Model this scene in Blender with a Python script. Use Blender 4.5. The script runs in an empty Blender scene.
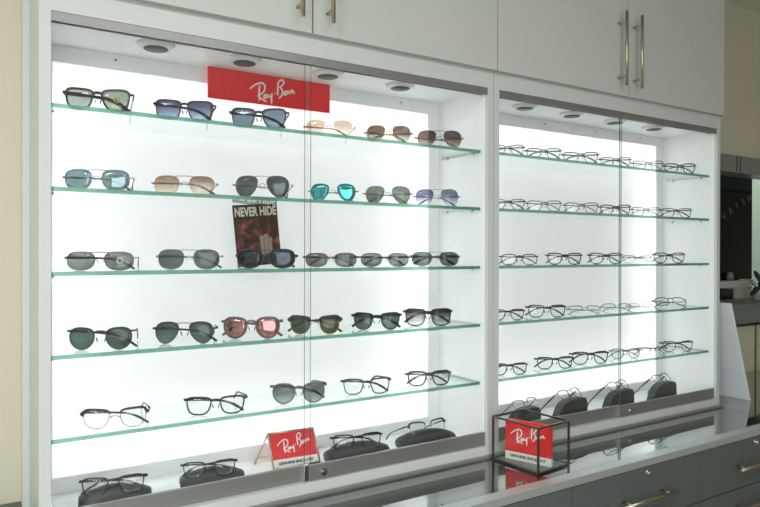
import bpy, bmesh, math, random
from mathutils import Vector, Matrix
random.seed(4)
R = math.radians
S = bpy.context.scene
C = S.collection
PI = math.pi

# ------------------------------------------------------------------ camera
F, YAW, PIT, ROL = 642.69, 0.55517, -0.003635, 0.0021316
EZ = 1.581
fw = Vector((math.sin(YAW) * math.cos(PIT), math.cos(YAW) * math.cos(PIT), math.sin(PIT)))
rt = Vector((math.cos(YAW), -math.sin(YAW), 0))
up = rt.cross(fw)
U = rt * math.cos(ROL) + up * math.sin(ROL)
V = up * math.cos(ROL) - rt * math.sin(ROL)
cam = bpy.data.cameras.new('camera')
cam.sensor_width = 36
cam.lens = F / 760 * 36
cam.clip_start = 0.02
co = bpy.data.objects.new('camera', cam)
C.objects.link(co)
m3 = Matrix((U, V, -fw)).transposed()
co.matrix_world = Matrix.Translation((0, 0, EZ)) @ m3.to_4x4()
S.camera = co


def at(x, y, Y):
    """the point of the plane at depth Y that the photograph shows at x, y"""
    d = fw + U * ((x - 380) / F) + V * (-(y - 253.5) / F)
    d = d * (Y / d.y)
    return Vector((d.x, d.y, d.z + EZ))


def zz(z):
    return EZ + z


# --------------------------------------------------------------- materials
def lin(c):
    return tuple(((v / 255) / 12.92 if v <= 10 else (((v / 255) + .055) / 1.055) ** 2.4) for v in c) + (1,)


MC = {}


def pbr(name, col, rough=.5, metal=0, spec=.5, noise=0, nscale=60, bump=0, stretch=None):
    if name in MC:
        return MC[name]
    m = bpy.data.materials.new(name)
    m.use_nodes = True
    nt = m.node_tree
    b = nt.nodes['Principled BSDF']
    b.inputs['Base Color'].default_value = lin(col)
    b.inputs['Roughness'].default_value = rough
    b.inputs['Metallic'].default_value = metal
    b.inputs['Specular IOR Level'].default_value = spec
    if noise or bump:
        tc = nt.nodes.new('ShaderNodeTexCoord')
        mp = nt.nodes.new('ShaderNodeMapping')
        if stretch:
            mp.inputs['Scale'].default_value = stretch
        n = nt.nodes.new('ShaderNodeTexNoise')
        n.inputs['Scale'].default_value = nscale
        n.inputs['Detail'].default_value = 4
        nt.links.new(tc.outputs['Object'], mp.inputs[0])
        nt.links.new(mp.outputs[0], n.inputs['Vector'])
        if noise:
            mx = nt.nodes.new('ShaderNodeMix')
            mx.data_type = 'RGBA'
            c = lin(col)
            mx.inputs[6].default_value = tuple(v * (1 - noise) for v in c[:3]) + (1,)
            mx.inputs[7].default_value = tuple(min(1, v * (1 + noise)) for v in c[:3]) + (1,)
            nt.links.new(n.outputs['Fac'], mx.inputs[0])
            nt.links.new(mx.outputs[2], b.inputs['Base Color'])
        if bump:
            bp = nt.nodes.new('ShaderNodeBump')
            bp.inputs['Strength'].default_value = bump
            bp.inputs['Distance'].default_value = .002
            nt.links.new(n.outputs['Fac'], bp.inputs['Height'])
            nt.links.new(bp.outputs[0], b.inputs['Normal'])
    MC[name] = m
    return m


def glass(name, top, bottom=None, h=.045, ior=1.45, mirror=None, mfac=0., rough=0.0):
    """thin clear or dyed pane: each surface passes the dye colour and reflects by Fresnel"""
    if name in MC:
        return MC[name]
    m = bpy.data.materials.new(name)
    m.use_nodes = True
    nt = m.node_tree
    nt.nodes.clear()
    out = nt.nodes.new('ShaderNodeOutputMaterial')
    tr = nt.nodes.new('ShaderNodeBsdfTransparent')
    gl = nt.nodes.new('ShaderNodeBsdfGlossy')
    gl.inputs['Roughness'].default_value = rough
    mx = nt.nodes.new('ShaderNodeMixShader')
    fr = nt.nodes.new('ShaderNodeFresnel')
    fr.inputs['IOR'].default_value = ior
    gm = nt.nodes.new('ShaderNodeNewGeometry')
    # leave the far surface to reflect by the same law as the near one
    inv = nt.nodes.new('ShaderNodeMath')
    inv.operation = 'MULTIPLY_ADD'
    inv.inputs[1].default_value = (1 / ior - ior)
    inv.inputs[2].default_value = ior
    nt.links.new(gm.outputs['Backfacing'], inv.inputs[0])
    nt.links.new(inv.outputs[0], fr.inputs['IOR'])
    # inside a thin pane the exit angle equals the entry angle, so use the outer index for both
    fr2 = nt.nodes.new('ShaderNodeLayerWeight')
    fr2.inputs['Blend'].default_value = 0.5
    pw = nt.nodes.new('ShaderNodeMath')
    pw.operation = 'POWER'
    pw.inputs[1].default_value = 5
    nt.links.new(fr2.outputs['Facing'], pw.inputs[0])
    r0 = ((ior - 1) / (ior + 1)) ** 2
    ma = nt.nodes.new('ShaderNodeMath')
    ma.operation = 'MULTIPLY_ADD'
    ma.inputs[1].default_value = (1 - r0) * (1 - mfac)
    ma.inputs[2].default_value = r0 * (1 - mfac) + mfac
    nt.links.new(pw.outputs[0], ma.inputs[0])
    nt.links.new(ma.outputs[0], mx.inputs[0])
    nt.nodes.remove(inv)
    nt.nodes.remove(fr)
    nt.nodes.remove(gm)
    t = tuple(math.sqrt(v) for v in lin(top)[:3]) + (1,)
    if bottom is None:
        tr.inputs[0].default_value = t
    else:
        b = tuple(math.sqrt(v) for v in lin(bottom)[:3]) + (1,)
        tc = nt.nodes.new('ShaderNodeTexCoord')
        sp = nt.nodes.new('ShaderNodeSeparateXYZ')
        nt.links.new(tc.outputs['Object'], sp.inputs[0])
        mr = nt.nodes.new('ShaderNodeMapRange')
        mr.inputs[1].default_value = h * .12
        mr.inputs[2].default_value = h * .8
        nt.links.new(sp.outputs['Z'], mr.inputs[0])
        cm = nt.nodes.new('ShaderNodeMix')
        cm.data_type = 'RGBA'
        cm.inputs[6].default_value = b
        cm.inputs[7].default_value = t
        nt.links.new(mr.outputs[0], cm.inputs[0])
        nt.links.new(cm.outputs[2], tr.inputs[0])
    gl.inputs['Color'].default_value = lin(mirror) if mirror else (1, 1, 1, 1)
    nt.links.new(tr.outputs[0], mx.inputs[1])
    nt.links.new(gl.outputs[0], mx.inputs[2])
    nt.links.new(mx.outputs[0], out.inputs[0])
    MC[name] = m
    return m


def diffuser_mat():
    m = bpy.data.materials.new('opal_diffuser')
    m.use_nodes = True
    nt = m.node_tree
    nt.nodes.clear()
    out = nt.nodes.new('ShaderNodeOutputMaterial')
    a = nt.nodes.new('ShaderNodeBsdfTranslucent')
    a.inputs[0].default_value = (.955, .957, .957, 1)
    b = nt.nodes.new('ShaderNodeBsdfDiffuse')
    b.inputs[0].default_value = (.9, .91, .91, 1)
    x = nt.nodes.new('ShaderNodeMixShader')
    x.inputs[0].default_value = .35
    nt.links.new(a.outputs[0], x.inputs[1])
    nt.links.new(b.outputs[0], x.inputs[2])
    nt.links.new(x.outputs[0], out.inputs[0])
    return m


def edge_mat(name='green_glass_edge', ct=(142, 190, 170), cd=(92, 158, 132)):
    m = bpy.data.materials.new(name)
    m.use_nodes = True
    nt = m.node_tree
    nt.nodes.clear()
    out = nt.nodes.new('ShaderNodeOutputMaterial')
    a = nt.nodes.new('ShaderNodeBsdfTransparent')
    a.inputs[0].default_value = lin(ct)
    b = nt.nodes.new('ShaderNodeBsdfDiffuse')
    b.inputs[0].default_value = lin(cd)
    g = nt.nodes.new('ShaderNodeBsdfGlossy')
    g.inputs['Roughness'].default_value = .1
    x = nt.nodes.new('ShaderNodeMixShader')
    x.inputs[0].default_value = .42
    y = nt.nodes.new('ShaderNodeMixShader')
    y.inputs[0].default_value = .06
    nt.links.new(a.outputs[0], x.inputs[1])
    nt.links.new(b.outputs[0], x.inputs[2])
    nt.links.new(x.outputs[0], y.inputs[1])
    nt.links.new(g.outputs[0], y.inputs[2])
    nt.links.new(y.outputs[0], out.inputs[0])
    return m


M_lam = pbr('white_laminate', (204, 209, 208), .38, noise=.03, nscale=5, stretch=(1, 1, 14))
M_door = pbr('cabinet_door_laminate', (198, 202, 197), .42, noise=.035, nscale=5, stretch=(1, 1, 14))
M_gap = pbr('dark_gap', (45, 46, 45), .8)
M_in = pbr('white_interior', (246, 247, 248), .45)
M_alu = pbr('brushed_aluminium', (198, 203, 203), .34, .55, noise=.05, nscale=8, stretch=(.3, 1, 60))
M_alu2 = pbr('satin_aluminium_rail', (150, 150, 148), .4, .6, noise=.04, nscale=8, stretch=(.3, 1, 60))
M_nickel = pbr('satin_nickel', (190, 180, 162), .28, .95)
M_chrome = pbr('chrome', (215, 215, 215), .12, 1)
M_black = pbr('black_plastic', (20, 20, 22), .3)
M_puck = pbr('dark_lamp_face', (70, 66, 58), .5, noise=.25, nscale=120)
M_pucktrim = pbr('white_lamp_trim', (225, 226, 224), .4)
M_draw = pbr('grey_laminate', (92, 98, 97), .45, noise=.06, nscale=40)
M_well = pbr('dark_counter_well', (62, 74, 70), .6, noise=.1, nscale=30)
M_wall = pbr('beige_wall_paint', (208, 203, 182), .75, noise=.02, nscale=30, bump=.1)
M_ceil = pbr('ceiling_white', (225, 225, 220), .8, noise=.02, nscale=20)
M_floor = pbr('floor_tile', (150, 146, 138), .4, noise=.08, nscale=6)
M_red = pbr('red_print', (226, 28, 38), .4)
M_white = pbr('white_print', (240, 236, 234), .5)
M_ink = pbr('dark_print', (45, 48, 60), .5)
M_case = pbr('black_case_leather', (44, 46, 48), .42, noise=.15, nscale=200, bump=.25)
M_caseR = pbr('dark_grey_case', (50, 54, 54), .5, noise=.12, nscale=160, bump=.2)
M_board = pbr('white_board', (236, 243, 250), .5)
M_leaf = pbr('green_leaf', (34, 66, 46), .4, noise=.25, nscale=25)
M_pale = pbr('pale_green_wall', (196, 208, 198), .7, noise=.02, nscale=20)
M_ledge = pbr('grey_ledge', (112, 122, 118), .45, noise=.06, nscale=40)
M_steel = pbr('dark_steel_frame', (92, 92, 88), .35, .8)
M_soil = pbr('potting_soil', (50, 38, 28), .9)
M_pot = pbr('white_pot', (220, 220, 215), .35)
M_dark = pbr('dark_panel', (14, 18, 17), .18)
M_letter = pbr('grey_lettering', (92, 98, 96), .5)
M_diff = diffuser_mat()
M_edge = edge_mat()
M_pane_edge = edge_mat('polished_pane_edge', (150, 168, 166), (88, 106, 104))
G_door = glass('door_glass', (253, 254, 254), ior=1.5)
G_shelf = glass('shelf_glass', (243, 251, 249), ior=1.5)
G_top = glass('counter_glass', (190, 208, 200), ior=1.62, mfac=.24)
G_clear = glass('clear_lens', (250, 252, 252), ior=1.5)
G_box = glass('box_glass', (248, 252, 250), ior=1.5)
G_dark = pbr('dark_tinted_glass', (8, 13, 12), .06, spec=.12)


# ------------------------------------------------------------ mesh helpers
def box(bm, a, b, mi=0, bev=0):
    x0, y0, z0 = (min(p, q) for p, q in zip(a, b))
    x1, y1, z1 = (max(p, q) for p, q in zip(a, b))
    vs = [bm.verts.new(p) for p in ((x0, y0, z0), (x1, y0, z0), (x1, y1, z0), (x0, y1, z0), (x0, y0, z1), (x1, y0, z1), (x1, y1, z1), (x0, y1, z1))]
    fs = []
    for q in ((0, 3, 2, 1), (4, 5, 6, 7), (0, 1, 5, 4), (1, 2, 6, 5), (2, 3, 7, 6), (3, 0, 4, 7)):
        f = bm.faces.new([vs[i] for i in q])
        f.material_index = mi
        fs.append(f)
    if bev:
        es = list({e for f in fs for e in f.edges})
        bmesh.ops.bevel(bm, geom=es, offset=bev, segments=2, profile=.5, affect='EDGES')
    return vs


def sweep(bm, pts, ra, rb=None, ref=(0, 1, 0), closed=False, n=8, sq=1.0, mi=0, radii=None):
    """tube along pts; ra across, rb along the reference direction; sq>1 squares the section"""
    pts = [Vector(p) for p in pts]
    ref = Vector(ref)
    rb = ra if rb is None else rb
    N = len(pts)
    rings = []
    for i, p in enumerate(pts):
        if closed:
            t = pts[(i + 1) % N] - pts[i - 1]
        else:
            t = pts[min(i + 1, N - 1)] - pts[max(i - 1, 0)]
        t.normalize()
        r = ref - t * ref.dot(t)
        if r.length < 1e-5:
            r = t.orthogonal()
        r.normalize()
        b = t.cross(r)
        k = radii[i] if radii else (1, 1)
        ring = []
        for j in range(n):
            a = 2 * PI * (j + .5) / n
            ca, sa = math.cos(a), math.sin(a)
            e = 1 / sq
            ca = math.copysign(abs(ca) ** e, ca)
            sa = math.copysign(abs(sa) ** e, sa)
            ring.append(bm.verts.new(p + b * (ca * ra * k[0]) + r * (sa * rb * k[1])))
        rings.append(ring)
    for i in range(N if closed else N - 1):
        A, B = rings[i], rings[(i + 1) % N]
        for j in range(n):
            f = bm.faces.new((A[j], A[(j + 1) % n], B[(j + 1) % n], B[j]))
            f.material_index = mi
            f.smooth = True
    if not closed:
        for ring, fl in ((rings[0], True), (rings[-1], False)):
            f = bm.faces.new(ring[::-1] if fl else ring)
            f.material_index = mi


def cyl(bm, p, q, r, n=16, mi=0):
    sweep(bm, [p, q], r, r, ref=(0.3, .5, .8), n=n, mi=mi)


def lathe(bm, prof, c, n=28, mi=0):
    """profile of (radius, z) around a vertical axis through c"""
    rings = []
    for r, z in prof:
        rings.append([bm.verts.new((c[0] + r * math.cos(2 * PI * j / n), c[1] + r * math.sin(2 * PI * j / n), c[2] + z)) for j in range(n)])
    for A, B in zip(rings, rings[1:]):
        for j in range(n):
            f = bm.faces.new((A[j], A[(j + 1) % n], B[(j + 1) % n], B[j]))
            f.smooth = True
            f.material_index = mi
    for ring in (rings[0][::-1], rings[-1]):
        f = bm.faces.new(ring)
        f.material_index = mi


def prism(bm, poly, y0, y1, bev=0, mi=0):
    """an outline in x, z given depth from y0 to y1"""
    a = [bm.verts.new((x, y0, z)) for x, z in poly]
    b = [bm.verts.new((x, y1, z)) for x, z in poly]
    n = len(poly)
    fs = [bm.faces.new(a), bm.faces.new(b[::-1])]
    for i in range(n):
        fs.append(bm.faces.new((a[i], b[i], b[(i + 1) % n], a[(i + 1) % n])))
    for f in fs:
        f.material_index = mi
    if bev:
        bmesh.ops.bevel(bm, geom=list(set(fs[0].edges) | set(fs[1].edges)), offset=bev, segments=3, profile=.5, affect='EDGES')


def link(name, bm, mats, parent=None, loc=None, rot=None, smooth=False):
    bmesh.ops.recalc_face_normals(bm, faces=bm.faces)
    me = bpy.data.meshes.new(name)
    bm.to_mesh(me)
    bm.free()
    for m in (mats if isinstance(mats, (list, tuple)) else [mats]):
        me.materials.append(m)
    if smooth:
        for p in me.polygons:
            p.use_smooth = True
    o = bpy.data.objects.new(name, me)
    C.objects.link(o)
    if loc is not None:
        o.location = loc
    if rot is not None:
        o.rotation_euler = rot
    if parent:
        o.parent = parent
    return o


def B():
    return bmesh.new()


def part(name, mats, parent, *boxes, bev=0):
    bm = B()
    for a, b in boxes:
        box(bm, a, b, bev=bev)
    return link(name, bm, mats, parent)


def thing(name, label, cat, loc=(0, 0, 0), rz=0, group=None):
    o = bpy.data.objects.new(name, None)
    C.objects.link(o)
    o.location = loc
    o.rotation_euler = (0, 0, rz)
    o.empty_display_size = .05
    return tag(o, label, cat, group)


def tag(o, label, cat, group=None):
    o['label'] = label
    o['category'] = cat
    if group:
        o['group'] = group
    return o


def struct(name, mats, *boxes, bev=0):
    o = part(name, mats, None, *boxes, bev=bev)
    o['kind'] = 'structure'
    return o


def dup(o, parent=None):
    c = o.copy()
    C.objects.link(c)
    if parent:
        c.parent = parent
    for ch in [k for k in o.children]:
        dup(ch, c)
    return c


def text_mesh(name, body, size, mat, parent, loc, rot, shear=0, sx=1, ext=.0004, off=0, mirror=False, space=1):
    cu = bpy.data.curves.new('t', 'FONT')
    cu.body = body
    cu.size = size
    cu.align_x = 'CENTER'
    cu.align_y = 'CENTER'
    cu.extrude = ext
    cu.shear = shear
    cu.offset = off
    cu.space_character = space
    t = bpy.data.objects.new('t', cu)
    C.objects.link(t)
    bpy.context.view_layer.update()
    me = bpy.data.meshes.new_from_object(t.evaluated_get(bpy.context.evaluated_depsgraph_get()))
    bpy.data.objects.remove(t)
    for v in me.vertices:
        v.co.x *= sx * (-1 if mirror else 1)
    if mirror:
        me.flip_normals()
    me.name = name
    me.materials.clear()
    me.materials.append(mat)
    o = bpy.data.objects.new(name, me)
    C.objects.link(o)
    o.location = loc
    o.rotation_euler = rot
    o.parent = parent
    return o


LOGO = [
    [(-0.500, -0.017), (-0.433, 0.050), (-0.353, 0.103), (-0.260, 0.137), (-0.193, 0.117), (-0.173, 0.043), (-0.213, -0.050), (-0.340, -0.150)],
    [(-0.293, 0.083), (-0.300, -0.043), (-0.300, -0.243)],
    [(-0.327, -0.123), (-0.260, -0.183), (-0.140, -0.237)],
    [(-0.133, -0.083), (-0.180, -0.103), (-0.193, -0.150), (-0.153, -0.157), (-0.120, -0.090), (-0.120, -0.150)],
    [(-0.093, -0.083), (-0.073, -0.123), (-0.027, -0.110)],
    [(-0.020, -0.043), (-0.027, -0.137), (-0.027, -0.263)],
    [(0.040, -0.037), (0.060, -0.030)],
    [(0.127, 0.197), (0.113, 0.077), (0.113, -0.070)],
    [(0.100, 0.157), (0.153, 0.237), (0.213, 0.263), (0.247, 0.217), (0.220, 0.157), (0.153, 0.103)],
    [(0.153, 0.103), (0.213, 0.057), (0.220, -0.023), (0.180, -0.090), (0.140, -0.130)],
    [(0.340, 0.050), (0.280, 0.030), (0.260, -0.023), (0.300, -0.030), (0.347, 0.050), (0.353, -0.017)],
    [(0.393, 0.070), (0.400, -0.003)],
    [(0.400, 0.037), (0.447, 0.083), (0.467, 0.023), (0.500, 0.037)],
]


def spline(pts, closed=False, k=4):
    n = len(pts)
    out = []
    rng = range(n if closed else n - 1)
    for i in rng:
        if closed:
            p0, p1, p2, p3 = pts[i - 1], pts[i], pts[(i + 1) % n], pts[(i + 2) % n]
        else:
            p0, p1, p2, p3 = pts[max(i - 1, 0)], pts[i], pts[i + 1], pts[min(i + 2, n - 1)]
        for j in range(k):
            t = j / k
            out.append(tuple(.5 * (2 * b + (c - a) * t + (2 * a - 5 * b + 4 * c - d) * t * t + (3 * b - a - 3 * c + d) * t ** 3) for a, b, c, d in zip(p0, p1, p2, p3)))
    if not closed:
        out.append(tuple(pts[-1]))
    return out


def script(parent, w, loc, rot, thick=.022):
    """the handwritten mark of the signs, strokes in x, z"""
    bm = B()
    for s in LOGO:
        q = spline(s)
        n = len(q)
        sweep(bm, [(x * w, 0, z * w) for x, z in q], thick * w * .5, .0005, ref=(0, 1, 0), n=6,
              radii=[(.75 + .55 * math.sin(PI * min(1, (i + .6) / n)), 1) for i in range(n)])
    return link('script_lettering', bm, M_white, parent, loc, rot)


# ------------------------------------------------------------- the setting
YB = 2.0
XL, XR, YFR = -2.6, 5.2, -3.2
ZC = 2.95
struct('floor', M_floor, ((XL, YFR, -.1), (XR, 3.6, 0)))
struct('ceiling', M_ceil, ((XL, YFR, ZC), (XR, 3.6, ZC + .1)))
struct('wall_left', M_wall, ((XL - .1, YFR, 0), (XL, 3.6, ZC)))
struct('wall_right', M_wall, ((XR, YFR, 0), (XR + .1, YB + .1, ZC)))
OX0 = 3.2
hz0, hz1 = zz(.436), zz(.529)
struct('wall_back', M_wall, ((XL, YB, 0), (OX0, YB + .1, ZC)), ((OX0, YB, hz1), (XR, YB + .1, ZC)), ((OX0, YB, 0), (XR, YB + .1, zz(-.42))))
struct('wall_far', M_pale, ((OX0 - .1, 3.5, 0), (XR, 3.6, ZC)))
struct('wall_recess_right', M_pale, ((XR, YB + .1, 0), (XR + .1, 3.6, ZC)))
struct('wall_recess_left', M_pale, ((OX0 - .1, YB + .1, 0), (OX0, 3.5, ZC)))
WX0, WX1, WZ0, WZ1 = -2.4, .4, .35, 2.6
struct('wall_front', M_wall, ((XL, YFR - .1, 0), (WX0, YFR, ZC)), ((WX1, YFR - .1, 0), (XR, YFR, ZC)), ((WX0, YFR - .1, 0), (WX1, YFR, WZ0)), ((WX0, YFR - .1, WZ1), (WX1, YFR, ZC)))
wf = [((WX0, YFR - .09, WZ0), (WX1, YFR - .03, WZ0 + .06)), ((WX0, YFR - .09, WZ1 - .06), (WX1, YFR - .03, WZ1))]
for i in range(4):
    x = WX0 + (WX1 - WX0 - .06) * i / 3
    wf.append(((x, YFR - .09, WZ0), (x + .06, YFR - .03, WZ1)))
struct('window_1', M_alu, *wf)
# a narrow white strip where the cabinet meets the wall, and the joint of the lower wall
struct('trim_1', M_lam, ((.0915, YB - .07, zz(-.69)), (.1085, YB - .001, ZC)))
struct('trim_2', pbr('wall_joint', (112, 108, 98), .7), ((at(755.2, 350, YB - .004).x, YB - .004, zz(-.69)), (at(756.6, 350, YB - .004).x, YB, zz(-.42))))

# header of the opening on the right
hd = thing('partition_header', 'silver metal header beam of the opening right of the cabinets', 'partition', (OX0, YB, hz0))
part('beam', pbr('silver_header', (150, 154, 154), .35, .5), hd, ((-.02, -.03, 0), (XR - OX0, .09, hz1 - hz0)))
j0, j1 = at(736.5, 163, YB - .03).x - OX0, at(740, 163, YB - .03).x - OX0
part('joint_strip', M_gap, hd, ((j0, -.0315, .006), (j0 + .006, -.029, hz1 - hz0 - .004)), ((j1, -.0315, .006), (j1 + .006, -.029, hz1 - hz0 - .004)))

# ------------------------------------------------------------- the cabinets
FY = 1.62
Z0, Z1 = zz(-.645), zz(.541)
SHZ = [.335, .1425, -.054, -.248, -.442]
DY = 1.885
cab = {}


def cabinet(side, xa, xb, ia, ib, split, fx, label):
    t = thing('display_cabinet', label, 'display cabinet', ((xa + xb) / 2, FY, zz(-.681)), 0, None)
    cab[side] = t
    ox, oy, oz = t.location

    def P(x, y, z):
        return (x - ox, y - oy, z - oz)

    def pb(name, mat, *bs, par=t, bev=0):
        return part(name, mat, par, *[(P(*a), P(*b)) for a, b in bs], bev=bev)
    zt = zz(.594)
    pb('body', M_lam, ((xa, FY, zz(-.681)), (ia, YB - .001, zt)), ((ib, FY, zz(-.681)), (xb, YB - .001, zt)),
       ((ia, FY, Z1), (ib, YB - .001, zt)), ((ia, FY, zz(-.681)), (ib, YB - .001, Z0)))
    # inside: lining on the sides, ceiling, floor, and the frame around the light panel
    px0, px1, pz0, pz1 = ia + .024, ib - .047, zz(-.602), zz(.497)
    e = .0015
    pb('lining', M_in, ((ia, FY + .012, Z0), (ia + e, DY, Z1)), ((ib - e, FY + .012, Z0), (ib, DY, Z1)),
       ((ia, FY + .036, Z1 - e), (ib, DY, Z1)), ((ia, FY + .034, Z0), (ib, DY, Z0 + e)),
       ((ia, DY, Z0), (px0, DY + .012, Z1)), ((px1, DY, Z0), (ib, DY + .012, Z1)),
       ((px0, DY, Z0), (px1, DY + .012, pz0)), ((px0, DY, pz1), (px1, DY + .012, Z1)),
       ((ia, YB - .012, Z0), (ib, YB - .006, Z1)))
    pb('light_panel', M_diff, ((px0, DY + .004, pz0), (px1, DY + .007, pz1)))
    for k in range(4):
        bm = B()
        x = ia + (ib - ia) * (.14 + .243 * k)
        cyl(bm, P(x, DY + .001, Z1 - .018), P(x, DY - .002, Z1 - .018), .0028, 8)
        link('screw', bm, M_gap, t)
    # light tubes behind the panel
    for k, (cx, cz, w, h, pw) in enumerate(((px0 + .035, (pz0 + pz1) / 2, .03, 1.06, PV * fx[0]), (px1 - .035, (pz0 + pz1) / 2, .03, 1.06, PV * fx[1]),
                                            ((px0 + px1) / 2, pz1 - .03, 1.15, .03, PH * fx[2]), ((px0 + px1) / 2, pz0 + .03, 1.15, .03, PH * fx[3]),
                                            ((px0 + px1) / 2, (pz0 + pz1) / 2, 1.16, 1.04, PB * fx[4]))):
        la = bpy.data.lights.new('backlight', 'AREA')
        la.shape = 'RECTANGLE'
        la.size, la.size_y, la.energy = w, h, pw
        la.color = (1, .995, .99)
        lo = bpy.data.objects.new('backlight', la)
        C.objects.link(lo)
        lo.location = (cx, YB - .02, cz)
        lo.rotation_euler = (R(90), 0, 0)
    # glass shelves on pins
    for z in SHZ:
        bm = B()
        box(bm, P(ia + .002, 1.655, zz(z) - .005), P(ib - .002, 1.868, zz(z) + .005))
        bm.faces.ensure_lookup_table()
        for f in bm.faces:
            f.normal_update()
            f.material_index = 0 if abs(f.normal.z) > .5 or f.normal.y > .5 else 1
        sh = link('glass_shelf', bm, [G_shelf, M_edge], t)
        for x, s in ((ia, 1), (ib, -1)):
            for y in (1.69, 1.83):
                bm = B()
                cyl(bm, P(x, y, zz(z) - .0081), P(x + s * .012, y, zz(z) - .0081), .003, 8)
                link('shelf_pin', bm, M_chrome, sh)
    # top track and the two sliding doors
    pb('door_track', M_alu2, ((ia, FY + .002, zz(.519)), (ib, FY + .006, Z1)), ((ia, FY + .006, zz(.535)), (ib, FY + .034, Z1)), ((ia, FY + .030, zz(.523)), (ib, FY + .034, Z1)))
    for nm, (x0, x1, y) in (('front', (split, ib, 1.632)), ('rear', (ia, split + .024, 1.643))):
        bm = B()
        box(bm, P(x0, y, Z0 + .004), P(x1, y + .005, zz(.53)))
        for f in bm.faces:
            f.normal_update()
            f.material_index = 1 if abs(f.normal.x) > .5 else 0
        d = link('sliding_door', bm, [G_door, M_pane_edge], t)
        pb('bottom_rail', M_alu2, ((x0 + (.012 if nm == 'front' else 0), y - .003, Z0 + .001), (x1, y + .008, zz(-.601))), par=d, bev=.001)
        if nm == 'front':
            pb('end_clip', M_chrome, ((x0 - .002, y - .004, Z0 + .001), (x0 + .012, y + .008, zz(-.598))), par=d, bev=.001)
            bm = B()
            c = Vector(P(x0 + .055, y - .003, zz(-.6235)))
            cyl(bm, c, c + Vector((0, -.009, 0)), .0095, 20)
            cyl(bm, c + Vector((0, -.009, 0)), c + Vector((0, -.012, 0)), .006, 16)
            link('lock', bm, M_chrome, d)
    return t


PV, PH, PB = 7, 4.5, 2.3
cabinet('left', .109, 1.4475, .133, 1.424, .766, (1, 1.2, 1, 1.3, 1), 'white lit display cabinet of sunglasses on the left, red banner inside')
cabinet('right', 1.4495, 2.77, 1.474, 2.747, 2.109, (.8, 1.2, 1, 1.3, .9), 'white lit display cabinet on the right holding rows of clear eyeglasses')

# recessed lamps, off, in the cabinet ceilings
for side, xs in (('left', (.388, .629, .892, 1.155)), ('right', (1.709, 1.959, 2.215, 2.468))):
    t = cab[side]
    for x in xs:
        c = (x - t.location.x, 1.74 - t.location.y, Z1 - t.location.z)
        bm = B()
        lathe(bm, [(.03, -.013), (.034, -.0125), (.044, -.007), (.049, -.0015)], c)
        d = link('downlight', bm, M_pucktrim, t)
        bm = B()
        lathe(bm, [(.0, -.0145), (.031, -.0145), (.031, -.010)], c)
        link('lamp_face', bm, M_puck, d)

# upper cabinets
for xa, xb, sp, hx, label in ((.109, 1.4475, .774, (.727, .818), 'upper wall cabinet with two pale doors above the left display'),
                              (1.4495, 2.766, 2.117, (2.055, 2.145), 'upper wall cabinet with two pale doors above the right display')):
    t = thing('upper_cabinet', label, 'cabinet', ((xa + xb) / 2, FY, zz(.5945)), 0)
    ox, oy, oz = t.location
    zt = ZC - .01
    part('body', M_lam, t, ((xa - ox, .0005, .0), (xb - ox, YB - oy - .001, zt - oz)))
    for k, (x0, x1) in enumerate(((xa, sp - .001), (sp + .001, xb))):
        d = part('door', M_door, t, ((x0 - ox + .001, -.02, .003), (x1 - ox - .001, 0, zt - oz)), bev=.0012)
        bm = B()
        x = hx[k] - ox
        y = 1.562 - oy
        zb, zu = zz(.624) - oz, zz(.902) - oz
        cyl(bm, (x, y, zb), (x, y, zu), .0058, 16)
        for z in (zb + .036, zu - .036):
            cyl(bm, (x, y, z), (x, -.0195, z), .0045, 12)
        link('handle', bm, M_nickel, d)

# ------------------------------------------------------------- the counter
ZT = zz(-.681)
CX0, CX1 = -.6, 4.6
ct = thing('display_counter', 'long grey counter with mirror-like glass top and drawers under the cabinets', 'counter', (1.8, 1.36, 0))
ox, oy, oz = ct.location
cb = lambda a, b: ((a[0] - ox, a[1] - oy, a[2]), (b[0] - ox, b[1] - oy, b[2]))
part('body', M_draw, ct, cb((CX0, 1.352, .08), (CX1, YB - .002, ZT - .075)), cb((CX0, 1.40, 0), (CX1, YB - .002, .08)),
     cb((CX0, 1.602, ZT - .075), (2.771, YB - .002, ZT - .001)), cb((CX0, 1.352, ZT - .075), (CX1, 1.366, ZT - .0245)))
part('well_lining', M_well, ct, cb((CX0, 1.366, ZT - .0749), (CX1, 1.6019, ZT - .07)), cb((2.772, 1.6021, ZT - .0749), (CX1, YB - .002, ZT - .07)))
part('glass_top', G_top, ct, cb((CX0, 1.371, ZT - .009), (2.772, 1.6015, ZT - .001)), cb((2.7725, 1.371, ZT - .009), (CX1, YB - .002, ZT - .001)))
part('front_edge', M_alu, ct, cb((CX0, 1.33, ZT - .0245), (CX1, 1.3705, ZT)), bev=.0015)
part('back_channel', M_alu2, ct, cb((CX0, 1.602, ZT - .001), (2.768, 1.6195, ZT + .007)), bev=.001)
xs = [.2, .855, 1.51, 2.165, 2.82, 3.475]
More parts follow.
